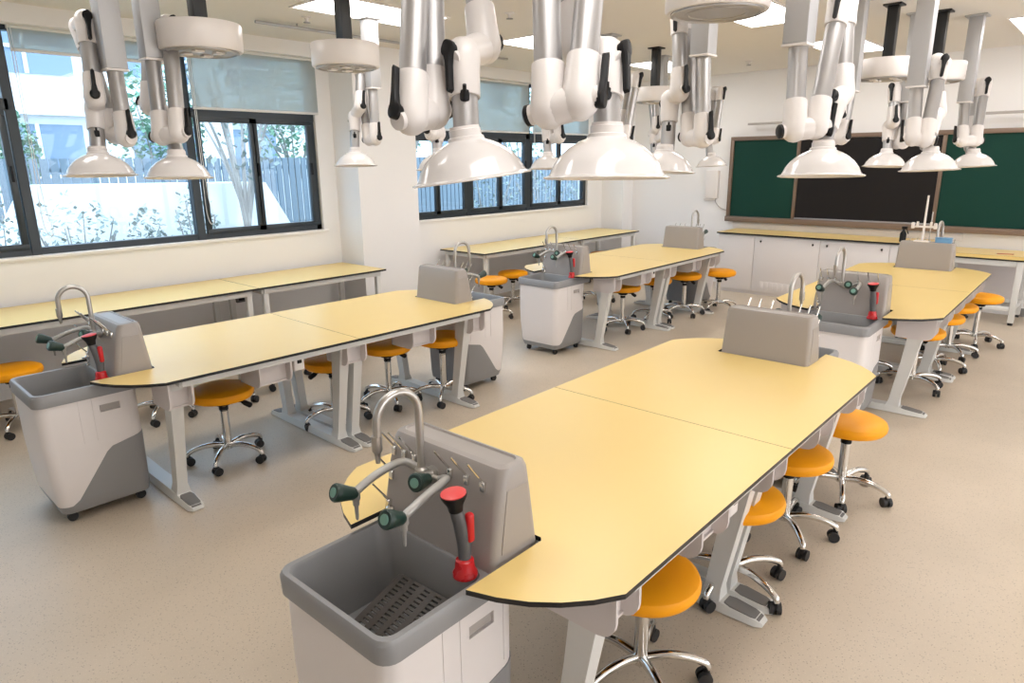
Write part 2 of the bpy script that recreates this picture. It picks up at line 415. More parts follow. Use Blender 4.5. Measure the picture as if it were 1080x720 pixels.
def side_tap(r, s):
    p = smooth_path([(-.175, .03 + s * .035, .96), (-.185, .03 + s * .075, .98), (-.215, .03 + s * .10, .99), (-.30, .03 + s * .11, .975), (-.385, .03 + s * .11, .945)])
    t = obj('side_tap', tube(NB(), p, .0125, 10), M['grpipe'], r); tag(t, 'grey curved side tap arm')
    k = NB(); d = V((-.85, s * .1, .35)); p0 = V((-.385, .03 + s * .11, .948))
    lathe(k, p0, d, [(.014, -.012), (.02, .0), (.021, .012), (.027, .045), (.028, .058), (.024, .064)], 16); kb = obj('tap_knob', k, M['green'], t)
    k = NB(); lathe(k, p0 + d.normalized() * .0645, d, [(.015, 0), (.015, .0015)], 16); obj('knob_cap', k, M['greenc'], t)
    k = NB(); lathe(k, p0 + V((.01, 0, .0)), (0, 0, -1), [(.014, -.01), (.014, .02), (.010, .028), (.010, .04), (.0065, .045), (.005, .085), (.003, .09)], 12); obj('nozzle', k, M['grpipe'], t)
def make_sink():
    r = thing('sink_unit', 'x', 'sink')
    kick = [(-.66, .02), (-.66, .105), (-.50, .105), (-.465, .13), (-.30, .365), (-.27, .39), (-.09, .43), (-.02, .43), (-.02, .02)]
    low = bool_mesh(cab_shell(.0025), side_prism(kick, .4), 'INTERSECT')
    up = bool_mesh(cab_shell(0), side_prism(kick, .4), 'DIFFERENCE')
    pk = NB(); box(pk, (-.30, -.26, .595), (-.20, -.235, .635)); box(pk, (-.30, .235, .595), (-.20, .26, .635))
    up = bool_mesh(up, pk, 'DIFFERENCE')
    gr = NB()
    for s in (-1, 1):
        for u in (-.40, -.335, -.16): box(gr, (u - .0015, s * .2475 - .004, .44), (u + .0015, s * .2475 + .004, .69))
    up = bool_mesh(up, gr, 'DIFFERENCE')
    bmesh.ops.delete(up, geom=[f for f in up.faces if min(v.co.z for v in f.verts) > .6985], context='FACES')
    cb = obj('cabinet', up, M['cab'], r)
    for s in (-1, 1):
        h = NB(); box(h, (-.298, s * .236 - .0035, .597), (-.202, s * .236 + .0035, .633), .003); tag(obj('handle', h, M['panel'], cb), 'grey recessed handle')
    tag(obj('kick_panel', low, M['grey'], r), 'grey stepped lower panel')
    for s in (-1, 1):
        for u in (-.50, -.15):
            w = NB(); rod(w, (u, s * .17 - .012, .026), (u, s * .17 + .012, .026), .026); box(w, (u - .014, s * .17 - .014, .03), (u + .014, s * .17 + .014, .066)); obj('caster', w, M['rubber'], r)
    # basin: outer skirt, rounded lip, inner well
    L = [rrect(-.595, -.005, -.254, .254, .05, .685), rrect(-.597, -.003, -.256, .256, .05, .74), rrect(-.589, -.01, -.249, .249, .045, .752),
         rrect(-.575, -.215, -.232, .232, .04, .752), rrect(-.570, -.22, -.227, .227, .04, .744), rrect(-.556, -.23, -.212, .212, .05, .50), rrect(-.50, -.26, -.16, .16, .05, .475)]
    tag(obj('basin', rings(NB(), L, False, True), M['grey'], r), 'grey sink basin and rim')
    # tower behind the basin
    T = [rrect(-.205, -.0, -.252, .252, .022, .751), rrect(-.20, -.004, -.251, .251, .022, .79), rrect(-.172, -.022, -.247, .247, .026, .95), rrect(-.152, -.030, -.244, .244, .03, 1.03), rrect(-.142, -.036, -.238, .238, .03, 1.047), rrect(-.125, -.05, -.222, .222, .028, 1.052), rrect(-.12, -.054, -.218, .218, .026, 1.046)]
    tw = obj('splashback_tower', rings(NB(), T), M['tower'], r)
    for s in (-1, 1):
        q = NB(); vs = [(-.168, .80), (-.035, .80), (-.05, .985), (-.135, .985)]
        for off in (.0, .0035):
            pass
        lo = [q.verts.new((u, s * (.2515 - (z - .79) * .029 - .003), z)) for u, z in vs]; hi = [q.verts.new((u, s * (.2515 - (z - .79) * .029 + .0022), z)) for u, z in vs]
        for i in range(4): q.faces.new((lo[i], lo[(i + 1) % 4], hi[(i + 1) % 4], hi[i]))
        q.faces.new(lo[::-1]); q.faces.new(hi); obj('side_panel', q, M['tower'], tw)
    # tap centre: valve body, gooseneck, two side taps
    v = NB(); lathe(v, (-.16, .03, .96), (-1, 0, .12), [(.03, 0), (.03, .012), (.018, .016), (.018, .045)], 16)
    rod(v, (-.18, -.015, .96), (-.18, .075, .96), .013); vb = obj('valve_body', v, M['steel'], r)
    k = NB(); d = V((-1, -.25, .25)); p0 = V((-.215, .01, .97)); lathe(k, p0, d, [(.018, -.01), (.021, .01), (.028, .04), (.028, .052), (.024, .056)], 16); obj('tap_knob', k, M['green'], vb)
    k = NB(); lathe(k, p0 + d.normalized() * .057, d, [(.015, 0), (.015, .0015)], 16); obj('knob_cap', k, M['greenc'], vb)
    g = NB(); R_ = .072; px = -.185
    pts = [V((px, .062, .975)), V((px, .062, 1.01)), V((px, .062, 1.08)), V((px, .062, 1.17))] + [V((px - R_ + R_ * math.cos(a), .062 + .015 * a / PI, 1.17 + R_ * math.sin(a))) for a in [PI * i / 12 for i in range(1, 13)]] + [V((px - 2 * R_, .077, 1.12)), V((px - 2 * R_ - .003, .078, 1.085))]
    tube(g, pts, .0125, 12); lathe(g, pts[-1], (0, 0, -1), [(.0155, -.045), (.0155, .0), (.009, .012), (.0065, .04)], 12); lathe(g, (px, .062, .96), (0, 0, 1), [(.02, 0), (.02, .02), (.014, .026)], 14)
    tag(obj('gooseneck_faucet', g, M['steel'], r), 'steel gooseneck faucet')
    for s in (-1, 1): side_tap(r, s)
    for y in (.215, .165, .115, -.045, -.115, -.18): tag(obj('drying_peg', drying_peg(), M['chrome'], r, loc=(-.158, y, .995)), 'chrome drying peg')
    for z in (.915, .82): tag(obj('drying_peg', drying_peg(), M['chrome'], r, loc=(-.175 - (.915 - z) * .2, .215, z)), 'chrome drying peg')
    # eyewash on the rim corner
    e0 = V((-.25, -.185, .75)); top = V((-.27, -.18, 1.02)); ax = (top - e0).normalized()
    e = NB(); lathe(e, e0, (0, 0, 1), [(.036, 0), (.036, .012), (.03, .02), (.026, .05), (.018, .055)], 18); ew = obj('eyewash', e, M['red'], r); tag(ew, 'red and black hand-held eyewash')
    e = NB(); pth = smooth_path([e0 + V((0, 0, .045)), e0 + V((.004, .004, .10)), e0 + V((-.004, .008, .16)), e0 + V((-.018, .013, .21))]); tube(e, pth, [.017 + .005 * math.sin(PI * i / (len(pth) - 1)) for i in range(len(pth))], 12); obj('hose_handle', e, M['dgrey'], ew)
    e = NB(); box(e, (-.012, -.012, -.045), (.012, .012, .045), .009, 3); o_ = obj('trigger', e, M['red'], ew); o_.location = e0 + V((.012, -.012, .15))
    e = NB(); hd = V((-.10, .04, 1)); lathe(e, e0 + V((-.016, .012, .205)), hd, [(.02, 0), (.023, .018), (.036, .042), (.038, .052)], 18); obj('spray_head', e, M['blackp'], ew)
    e = NB(); lathe(e, e0 + V((-.016, .012, .205)) + hd.normalized() * .0525, hd, [(.036, 0), (.036, .003), (.024, .006)], 18); obj('dust_cap', e, M['redtop'], ew)
    k = NB(); lathe(k, (-.20, .205, .75), (0, 0, 1), [(.022, 0), (.022, .008), (.014, .012), (.012, .035), (.017, .038), (.017, .055), (.012, .06)], 16); rod(k, (-.20, .205, .795), (-.235, .20, .80), .005); tag(obj('drain_knob', k, M['chrome'], r), 'chrome drain knob')
    # perforated rack lying tilted in the well
    k = NB(); n1, wd, ln = 5, .26, .27
    for i in range(n1 + 1): y = -wd / 2 + wd * i / n1; box(k, (-ln / 2, y - .012, -.003), (ln / 2, y + .012, .003))
    for i in range(19): x = -ln / 2 + ln * (i + .0) / 18; box(k, (x - .0045, -wd / 2, -.0025), (x + .0045, wd / 2, .0025))
    o_ = obj('drain_rack', k, M['rack'], r); o_.location = (-.375, -.02, .575); o_.rotation_euler = (math.radians(-3), math.radians(-20), 0); tag(o_, 'dark perforated drain rack')
    return r
proto = make_sink()
SL = {('A', 0): 'sink unit in the foreground at the bottom of the picture, taps facing the camera', ('A', 1): 'sink unit at the far end of the nearest table, taupe back to the camera',
      ('B', 0): 'sink unit at far left, at the near end of the left table', ('B', 1): 'sink unit at the far end of the left table, taupe back seen',
      ('C', 0): 'white sink unit at the near end of the far middle table', ('C', 1): 'sink unit at the far end of the far middle table, near the white counter',
      ('D', 0): 'sink unit at the near end of the far right table, behind the nearest table', ('D', 1): 'sink unit with the white clamp stand, at the far end of the right table'}
first = True
for k, (x, y, rt) in TABLES.items():
    for e in (0, 1):
        o = proto if first else copy_tree(proto); first = False
        a = math.radians(rt) + (PI if e else 0); u = 1.140
        ly = .012
        o.location = (x - u * math.cos(a) - ly * math.sin(a), y - u * math.sin(a) + ly * math.cos(a), 0); o.rotation_euler = (0, 0, a)
        tag(o, SL[(k, e)], 'sink', 'lab sink units')

# ------------------------------------------------------------------ stools
def make_stool():
    r = thing('stool', 'x', 'stool')
    s = NB(); lathe(s, (0, 0, .405), (0, 0, 1), [(.17, 0), (.186, .004), (.198, .02), (.20, .038), (.193, .055), (.17, .067), (.11, .073), (.0, .075)], 36); obj('seat', s, M['orange'], r)
    s = NB(); lathe(s, (0, 0, .388), (0, 0, 1), [(.05, -.03), (.06, 0), (.15, .008), (.15, .018)], 24); obj('seat_plate', s, M['blackp'], r)
    s = NB(); lathe(s, (0, 0, .085), (0, 0, 1), [(.034, 0), (.034, .02), (.026, .03), (.026, .235), (.022, .237), (.022, .28)], 18); obj('gas_lift', s, M['chrome'], r)
    s = NB(); lathe(s, (0, 0, .322), (0, 0, 1), [(.029, 0), (.029, .022), (.024, .025)], 18); obj('collar', s, M['blackp'], r)
    s = NB(); rod(s, (.02, -.02, .375), (.095, -.075, .36), .007); lathe(s, (.09, -.07, .361), V((.06, -.045, -.05)), [(.012, 0), (.018, .02), (.019, .06), (.012, .068)], 12); obj('lever', s, M['blackp'], r)
    for i in range(5):
        a = 2 * PI * i / 5; d = V((math.cos(a), math.sin(a), 0)); t = V((-d.y, d.x, 0))
        pts = smooth_path([d * .02 + V((0, 0, .105)), d * .10 + V((0, 0, .118)), d * .18 + V((0, 0, .108)), d * .238 + V((0, 0, .085)), d * .25 + V((0, 0, .062))])
        l = obj('leg', tube(NB(), pts, [.019 - .006 * i_ / (len(pts) - 1) for i_ in range(len(pts))], 10), M['chrome'], r)
        w = NB(); c = d * .245 + V((0, 0, .027)); dd = (d + t * random.uniform(-1.2, 1.2)).normalized(); tt = V((-dd.y, dd.x, 0))
        for q in (-1, 1): rod(w, c + tt * q * .006 - dd * .008, c + tt * q * .024 - dd * .008, .027, n=16)
        rod(w, c + V((0, 0, .01)), c + V((0, 0, .048)), .012); box(w, c - V((.012, .012, 0)), c + V((.012, .012, .034)), .004); obj('caster', w, M['rubber'], l)
    return r
sp = make_stool()
P_ = 'orange stool '
STOOLS = [(1.88, 1.08, 20, 'in the foreground, at the near right corner of the nearest table'), (2.66, 1.08, 180, 'second along the nearest table from the camera'),
 (3.26, 1.07, 5, 'third along the nearest table, before the last one'), (3.9, .985, 54, 'at the far end of the nearest table, under its far corner'),
 (1.79, 4.16, 10, 'under the left table beside its near leg, closest to the left sink'), (2.64, 4.2, 180, 'under the left table by its middle legs'),
 (3.17, 4.23, 30, 'under the left table just behind the foreground faucet arc'), (3.52, 3.96, 5, 'under the far end of the left table, before its grey sink panel'),
 (1.84, 5.33, 15, 'behind the left table, mostly hidden, only casters seen beside its near leg'), (2.47, 5.32, 48, 'on the window side of the left table, casters seen below its middle'),
 (3.37, 5.38, 33, 'on the window side of the left table, casters seen near its far end'),
 (6.45, 4.14, 12, 'under the far middle table, nearest its white sink unit'), (7.08, 4.1, 44, 'second under the far middle table from its white sink unit'),
 (7.6, 3.98, 20, 'third under the far middle table, before its dark grey panel'), (8.1, 3.76, 33, 'at the far end of the far middle table, next to the white counter'),
 (6.25, 1.14, 25, 'at the near corner of the far right table'), (6.95, 1.12, 60, 'second along the far right table from the camera'), (7.55, 1.11, 3, 'third along the far right table, smaller to the eye'),
 (8.2, .99, 47, 'at the far end of the far right table, closest to the white desk'), (6.42, 1.58, 8, 'beneath the middle of the far right table, only its chrome base visible'),
 (1.03, 5.89, 22, 'at the far left picture edge behind the left sink'), (5.86, 5.65, 30, 'in front of the far window bench, left one of two behind the faucet'),
 (6.62, 5.98, 55, 'by the far window bench, right one of two, beside the white sink'), (8.95, 6.15, 10, 'under the far end of the window bench, above the far middle table'),
 (7.55, 5.28, 10, 'on the window side of the far middle table, only casters showing under it'), (6.55, 5.3, 40, 'behind the far middle table, casters seen past its near leg')]
for i, (x, y, a, lb) in enumerate(STOOLS):
    o = sp if i == 0 else copy_tree(sp)
    dz = (.05 if (x > 5.5 and (y < 5 or x < 6)) else .07 if x == 3.52 else .03 if 4 < y < 5 else 0)
    for ch in (o.children if dz else ()):
        nm_ = ch.name.split('.')[0]
        if nm_ in ('seat', 'seat_plate', 'lever', 'collar'): ch.location.z += dz
        if nm_ == 'gas_lift': ch.scale.z = 1 + dz / .28; ch.location.z -= .085 * dz / .28
    o.location = (x, y, 0); o.rotation_euler = (0, 0, math.radians(a)); tag(o, P_ + lb, 'stool', 'orange swivel stools')

# ------------------------------------------------------------------ window benches
def bench(x0, x1, label, y0=5.86, y1=6.68, h=.78, legs=None):
    r = thing('window_bench', label, 'bench', ((x0 + x1) / 2, (y0 + y1) / 2, 0), 0, 'long benches along the windows')
    a, c_ = (x1 - x0) / 2, (y1 - y0) / 2
    b = NB(); prism(b, [(-a + .0005, -c_), (a - .0005, -c_), (a - .0005, c_), (-a + .0005, c_)], h - .018, h, 1, 0); obj('benchtop', b, [M['top'], M['black']], r, False)
    b = NB()
    for s in (-1, 1): box(b, (-a + .06, s * (c_ - .05) - .02, h - .07), (a - .06, s * (c_ - .05) + .02, h - .018), .003)
    for x in (-a + .06, a - .06): box(b, (x - .02, -c_ + .05, h - .07), (x + .02, c_ - .05, h - .018), .003)
    obj('apron', b, M['leg'], r)
    for x in (legs or (-a + .08, a - .08)):
        for s in (-1, 1): obj('leg', box(NB(), (x - .025, s * (c_ - .06) - .025, 0), (x + .025, s * (c_ - .06) + .025, h - .06), .004), M['leg'], r)
    return r
bench(-.6, 2.985, 'window bench at left edge with pale top, before the large window')
bench(2.99, 4.45, 'short window bench ending at the white pier')
bench(5.97, 8.0, 'far window bench, nearer part beside the white sink unit')
bench(8.005, 9.55, 'far window bench, end part running to the front corner')
o = thing('wall_socket', 'small dark grey socket box under the seam of the window bench', 'socket', (3.22, 6.735, .56)); obj('plate', box(NB(), (-.05, -.02, -.06), (.05, .015, .06), .004), M['dgrey'], o); obj('socket_face', box(NB(), (-.03, -.023, -.04), (.03, -.02, .04), .001), M['blackp'], o)

# ------------------------------------------------------------------ counter along the chalkboard wall
XC = 9.4
b = NB(); prism(b, [(XC - .03, 1.62), (X_END - .002, 1.62), (X_END - .002, 4.44), (XC - .03, 4.44)], .842, .862, 1, 0)
o = obj('worktop', b, [M['top'], M['black']], None, False); tag(o, 'long yellow worktop with black edge under the chalkboard', 'worktop')
def cabinet(y0, y1, label, filler=False):
    r = thing('base_cabinet', label, 'cabinet', (XC, (y0 + y1) / 2, 0), 0, 'white base cabinets under the worktop'); w = (y1 - y0) / 2 - .001
    obj('body', box(NB(), (.02, -w, .0), (.62, w, .84)), M['cab'], r, False)
    d = obj('door', box(NB(), (-.002, -w + .002, .05), (.018, w - .002, .83), .002), M['cab'], r)
    if not filler:
        for yk in (-w + .09, w - .09):
            k = NB(); lathe(k, (-.002, yk, .765), (-1, 0, 0), [(.012, 0), (.012, .012), (.009, .016)], 12); box(k, (-.014, yk - .005, .745), (-.004, yk + .005, .765)); obj('lock', k, M['locker'], d)
        v = NB(); box(v, (-.004, w - .55, .08), (-.001, w - .12, .20), .001)
        for j in range(6): box(v, (-.008, w - .52 + .07 * j, .09), (-.003, w - .49 + .07 * j, .19), .002)
        tag(obj('vent', v, M['cab'], d), 'small vent slots')
cabinet(3.88, 4.42, 'plain white end panel cabinet at the left end of the counter', True)
cabinet(2.99, 3.88, 'wide white base cabinet with two black locks, beside the plain end panel')
cabinet(2.15, 2.99, 'wide white base cabinet with two black locks, partly behind the far right sink tower')
cabinet(1.64, 2.15, 'white base cabinet hidden behind the far right sink tower', True)
b = NB(); box(b, (X_END - .025, 1.5, .862), (X_END, 4.5, .95), .004); o = obj('wall_upstand', b, M['white']); tag(o, 'white ledge strip on wall between worktop and chalkboard', 'ledge')

# white desk at right
r = thing('teacher_desk', 'white framed desk with yellow top at the right picture edge', 'desk', (9.72, 1.16, 0))
b = NB(); prism(b, [(-.33, -.39), (.31, -.39), (.31, .42), (-.33, .42)], .735, .79, 1, 0); obj('desktop', b, [M['top'], M['black']], r, False)
obj('edge_trim', box(NB(), (-.336, -.395, .752), (-.3305, .42, .789)), M['top'], r, False)
for sx in (-.29, .27):
    for sy in (-.34, .37):
        l = obj('leg', box(NB(), (sx - .03, sy - .03, .03), (sx + .03, sy + .03, .733), .004), M['leg'], r)
        c = NB(); rod(c, (sx, sy, 0), (sx, sy, .03), .026); obj('foot', c, M['rubber'], l)
for lo, hi in (((-.26, -.36, .16), (.24, -.32, .21)), ((-.26, .35, .16), (.24, .39, .21)), ((-.31, -.31, .16), (-.27, .34, .21)), ((.25, -.31, .16), (.29, .34, .21)), ((-.31, -.31, .67), (-.27, .34, .733))):
    obj('rail', box(NB(), lo, hi, .003), M['leg'], r)
obj('back_panel', box(NB(), (.245, -.31, .21), (.257, .34, .72)), M['bin'], r, False)
r = thing('pencil', 'red pencil lying on the yellow desk at right', 'pencil', (9.55, 1.0, .7905), math.radians(100)); c = NB(); rod(c, (-.09, 0, .005), (.07, 0, .005), .005, n=6); obj('barrel', c, M['pink'], r); c = NB(); rod(c, (.07, 0, .005), (.09, 0, .005), .005, .001, n=6); obj('tip', c, M['bin'], r)

# items at the far right sink
r = thing('clamp_stand', 'white clamp stand with tall rod standing on the far right sink unit', 'stand', (7.92, 1.53, 1.05))
c = NB(); rod(c, (0, 0, 0.01), (.01, .0, .46), .012, .009); obj('rod', c, M['white'], r); c = NB(); box(c, (-.05, -.07, .0), (.05, .07, .012), .004); obj('base_plate', c, M['white'], r)
c = NB(); rod(c, (0, -.11, .15), (0, .11, .15), .010)
for s in (-1, 1):
    box(c, (-.02, s * .10 - .014, .13), (.02, s * .10 + .014, .19), .006); box(c, (-.012, s * .06 - .01, .145), (.012, s * .06 + .01, .20), .004)
obj('clamp_arm', c, M['white'], r)
c = NB(); rod(c, (.0, -.06, 0.012), (.0, -.06, .30), .005); obj('side_rod', c, M['steel'], r)
r = thing('storage_box', 'light blue box on top of the far right sink tower', 'box', (7.92, 1.34, 1.047)); obj('body', box(NB(), (-.035, -.07, 0), (.035, .07, .045), .004), M['blue'], r); obj('lid', box(NB(), (-.038, -.073, .045), (.038, .073, .055), .003), M['blue'], r)
r = thing('spray_bottle', 'black spray bottle standing on the yellow worktop by the right sink tower', 'bottle', (9.55, 2.06, .862)); c = NB(); lathe(c, (0, 0, 0), (0, 0, 1), [(.035, 0), (.037, .01), (.037, .10), (.015, .14), (.013, .16)], 16); obj('body', c, M['blackp'], r); c = NB(); box(c, (-.03, -.035, .16), (.03, .02, .19), .005); rod(c, (0, -.03, .16), (0, -.055, .10), .006); obj('trigger_head', c, M['blackp'], r)

# ------------------------------------------------------------------ chalkboard wall
r = thing('chalkboard', 'wide chalkboard with two green panels either side of a black screen', 'chalkboard', (X_END, 2.7, 0)); xf = -.055
y0, y1 = .78 - 2.7, 4.60 - 2.7; yl, yr = 3.60 - 2.7, 1.84 - 2.7; zb, zt = 1.045, 2.20
b = NB(); box(b, (xf - .02, y0, zt - .055), (-.001, y1, zt), .004); box(b, (xf - .06, y0, zb - .075), (-.001, y1, zb), .006)
for y in (y0 + .025, y1 - .025): box(b, (xf - .02, y - .025, zb), (-.001, y + .025, zt - .055), .003)
for y in (yl, yr): box(b, (xf - .01, y - .022, zb), (-.001, y + .022, zt - .055), .003)
obj('frame', b, M['bframe'], r)
obj('green_panel', box(NB(), (xf + .012, yl + .022, zb), (-.004, y1 - .05, zt - .055)), M['chalk'], r, False)
obj('green_panel', box(NB(), (xf + .012, y0 + .05, zb), (-.004, yr - .022, zt - .055)), M['chalk'], r, False)
s = obj('screen', box(NB(), (xf + .006, yr + .024, zb + .02), (-.004, yl - .024, zt - .06)), M['screen'], r, False); tag(s, 'black display screen')
obj('screen_trim', box(NB(), (xf - .01, yr + .024, zb), (-.006, yl - .024, zb + .02), .002), M['alu'], s)
for y0, y1, lb in ((3.45, 4.32, 'thin grey lamp bar on wall above the left green panel'), (.3, 1.45, 'thin grey lamp bar on wall above the right green panel')):
    r = thing('board_lamp', lb, 'lamp', (X_END, (y0 + y1) / 2, 2.37), 0, 'chalkboard lamps'); w = (y1 - y0) / 2
    c = NB(); box(c, (-.17, -w, -.015), (-.11, w, .015), .005); obj('lamp_housing', c, M['panel'], r)
    c = NB()
    for s in (-.7, .7): rod(c, (-.12, s * w, 0), (-.001, s * w, .02), .008)
    obj('bracket', c, M['panel'], r)
r = thing('wall_box', 'white wall box with dangling cable left of the chalkboard', 'electrical box', (X_END, 4.87, 1.3)); obj('body', box(NB(), (-.07, -.1, 0), (-.001, .1, .42), .008), M['white'], r)
c = NB(); tube(c, smooth_path([(-.03, -.05, 0), (-.03, -.07, -.06), (-.02, -.13, -.13), (-.012, -.22, -.17), (-.01, -.27, -.17)]), .006, 8); obj('cable', c, M['panel'], r)
c = NB(); box(c, (-.045, -.06, -.03), (-.005, .13, .0), .004); obj('socket_strip', c, M['white'], r)

# ------------------------------------------------------------------ ceiling drums on black posts
def drum(x, y, label):
    r = thing('ceiling_drum', label, 'ceiling fitting', (x, y, 2.6), 0, 'white drum fittings on black posts')
    c = NB(); lathe(c, (0, 0, -.075), (0, 0, 1), [(.20, -.0), (.222, .0), (.23, .01), (.232, .14), (.226, .15), (.05, .155)], 40); obj('drum', c, M['armw'], r)
    c = NB(); box(c, (-.04, -.04, .07), (.04, .04, ZC - 2.6 - .012), .004); box(c, (-.07, -.07, ZC - 2.6 - .014), (.07, .07, ZC - 2.6 - .001)); obj('post', c, M['post'], r)
    c = NB(); lathe(c, (0, 0, -.075), (0, 0, -1), [(.205, 0), (.205, .008), (.19, .012), (.185, .004), (.15, .004)], 40); obj('trim_ring', c, M['alu'], r)
    c = NB(); lathe(c, (0, 0, -.075), (0, 0, -1), [(.14, 0), (.14, .006), (.125, .008), (.12, .002)], 40); obj('trim_ring', c, M['alu'], r)
    for i in range(0 if x == 3.1 else 4):
        a = PI / 4 + PI / 2 * i; c = NB(); p = V((math.cos(a) * .085, math.sin(a) * .11, -.079)); box(c, p - V((.028, .028, .012)), p + V((.028, .028, .0)), .004); obj('outlet', c, M['white'], r)
for x, y, lb in ((1.95, 4.2, 'white ceiling drum on black post at upper left, beside the left arms'), (2.95, 4.2, 'white ceiling drum on black post in front of the white pier'),
                 (3.1, 1.54, 'white ceiling drum cut by the top picture edge, its ringed underside showing'), (6.62, 1.72, 'white ceiling drum on black post before the black screen'),
                 (7.22, 1.48, 'white ceiling drum half hidden behind the right arm, farther of the two at right'), (7.15, 4.25, 'small white ceiling drum far off above the far middle table')):
    drum(x, y, lb)

# ------------------------------------------------------------------ fume extraction arms
ARMS = {
  'A near front left': [(1.55, 1.79, 2.54), (1.42, 1.7, 2.02), (1.52, 1.71, 2.04), (1.65, 1.84, 2.58), (1.77, 1.77, 2.59), (1.72, 1.67, 2.25), (1.6, 1.65, 2.21), (1.56, 1.6, 1.98), (1.54, 1.56, 1.83)],
  'A near right': [(1.73, 1.42, 2.51), (1.64, 1.33, 2.03), (1.67, 1.24, 2.05), (1.81, 1.3, 2.5), (1.91, 1.48, 2.55), (1.84, 1.38, 2.23), (1.83, 1.26, 2.19), (1.77, 1.21, 1.98), (1.74, 1.19, 1.83)],
  'A far right': [(3.37, 1.26, 2.39), (3.28, 1.21, 2.01), (3.35, 1.14, 2.02), (3.6, 1.17, 2.6), (3.77, 1.2, 2.63), (3.64, 1.13, 2.18), (3.51, 1.12, 2.13), (3.4, 1.12, 1.95), (3.36, 1.1, 1.8)],
  'A far left': [(3.81, 1.96, 2.46), (3.71, 1.88, 2.0), (3.76, 1.99, 2.01), (3.96, 2.16, 2.74), (3.84, 2.14, 2.71), (3.74, 2.06, 2.26), (3.78, 2.14, 2.23), (3.72, 2.11, 1.93), (3.68, 2.11, 1.81)],
  'B near left': [(1.52, 4.38, 2.41), (1.49, 4.27, 2.04), (1.48, 4.41, 2.06), (1.47, 4.67, 2.66), (1.45, 4.5, 2.67), (1.4, 4.39, 2.25), (1.42, 4.47, 2.21), (1.37, 4.39, 1.94), (1.36, 4.36, 1.83)],
  'B near right': [(1.72, 4.34, 2.48), (1.67, 4.23, 2.05), (1.72, 4.12, 2.06), (1.82, 4.31, 2.67), (1.81, 4.57, 2.69), (1.72, 4.48, 2.23), (1.77, 4.4, 2.18), (1.73, 4.2, 1.94), (1.71, 4.17, 1.81)],
  'B far left': [(3.91, 5.19, 2.53), (3.84, 5.1, 2.09), (3.85, 5.21, 2.09), (3.92, 5.4, 2.79), (3.87, 5.28, 2.77), (3.78, 5.22, 2.36), (3.78, 5.31, 2.29), (3.71, 5.24, 1.98), (3.69, 5.21, 1.86)],
  'B far right': [(3.71, 4.23, 2.48), (3.62, 4.1, 2.1), (3.73, 4.14, 2.1), (3.8, 4.3, 2.68), (3.7, 4.24, 2.67), (3.65, 4.12, 2.2), (3.73, 4.16, 2.17), (3.69, 4.12, 1.95), (3.68, 4.08, 1.83)],
  'C near left': [(5.41, 4.33, 2.57), (5.35, 4.21, 2.1), (5.38, 4.32, 2.1), (5.45, 4.5, 2.73), (5.39, 4.4, 2.72), (5.3, 4.31, 2.25), (5.37, 4.38, 2.2), (5.32, 4.33, 1.95), (5.29, 4.3, 1.81)],
  'C near right': [(6.11, 4.17, 2.58), (6.08, 4.01, 2.1), (6.08, 3.93, 2.09), (6.33, 3.98, 2.71), (6.37, 4.09, 2.73), (6.22, 4.07, 2.25), (6.17, 4.11, 2.2), (6.06, 4.04, 1.92), (6.03, 4.02, 1.79)],
  'C far left': [(7.77, 4.53, 2.65), (7.67, 4.43, 2.15), (7.71, 4.54, 2.13), (7.78, 4.68, 2.69), (7.73, 4.58, 2.68), (7.65, 4.51, 2.26), (7.7, 4.58, 2.21), (7.66, 4.52, 1.93), (7.64, 4.48, 1.8)],
  'C far right': [(8.02, 4.09, 2.64), (7.95, 3.97, 2.12), (7.95, 3.88, 2.11), (8.17, 3.94, 2.69), (8.22, 4.05, 2.7), (8.1, 4.01, 2.26), (8.02, 4.0, 2.19), (7.97, 3.94, 1.95), (7.96, 3.9, 1.8)],
  'D near right': [(5.6, 1.25, 2.36), (5.46, 1.2, 2.01), (5.48, 1.13, 2.0), (5.71, 1.14, 2.51), (5.86, 1.2, 2.54), (5.82, 1.14, 2.19), (5.7, 1.14, 2.14), (5.57, 1.13, 1.96), (5.54, 1.09, 1.79)],
  'D near left': [(6.19, 1.86, 2.41), (6.07, 1.85, 2.04), (6.11, 1.92, 2.04), (6.26, 2.0, 2.64), (6.18, 1.92, 2.63), (6.06, 1.89, 2.2), (6.13, 1.97, 2.15), (6.12, 1.97, 1.93), (6.09, 1.96, 1.8)],
  'D far right': [(7.67, 1.3, 2.37), (7.51, 1.25, 2.02), (7.6, 1.16, 2.02), (7.82, 1.19, 2.53), (7.97, 1.26, 2.54), (7.82, 1.25, 2.11), (7.75, 1.24, 2.05), (7.61, 1.18, 1.91), (7.59, 1.15, 1.79)],
  'D far left': [(7.19, 1.66, 2.37), (7.09, 1.63, 2.01), (7.17, 1.7, 2.01), (7.3, 1.75, 2.5), (7.14, 1.77, 2.49), (7.07, 1.73, 2.19), (7.15, 1.78, 2.16), (7.09, 1.75, 1.92), (7.05, 1.75, 1.8)],
}
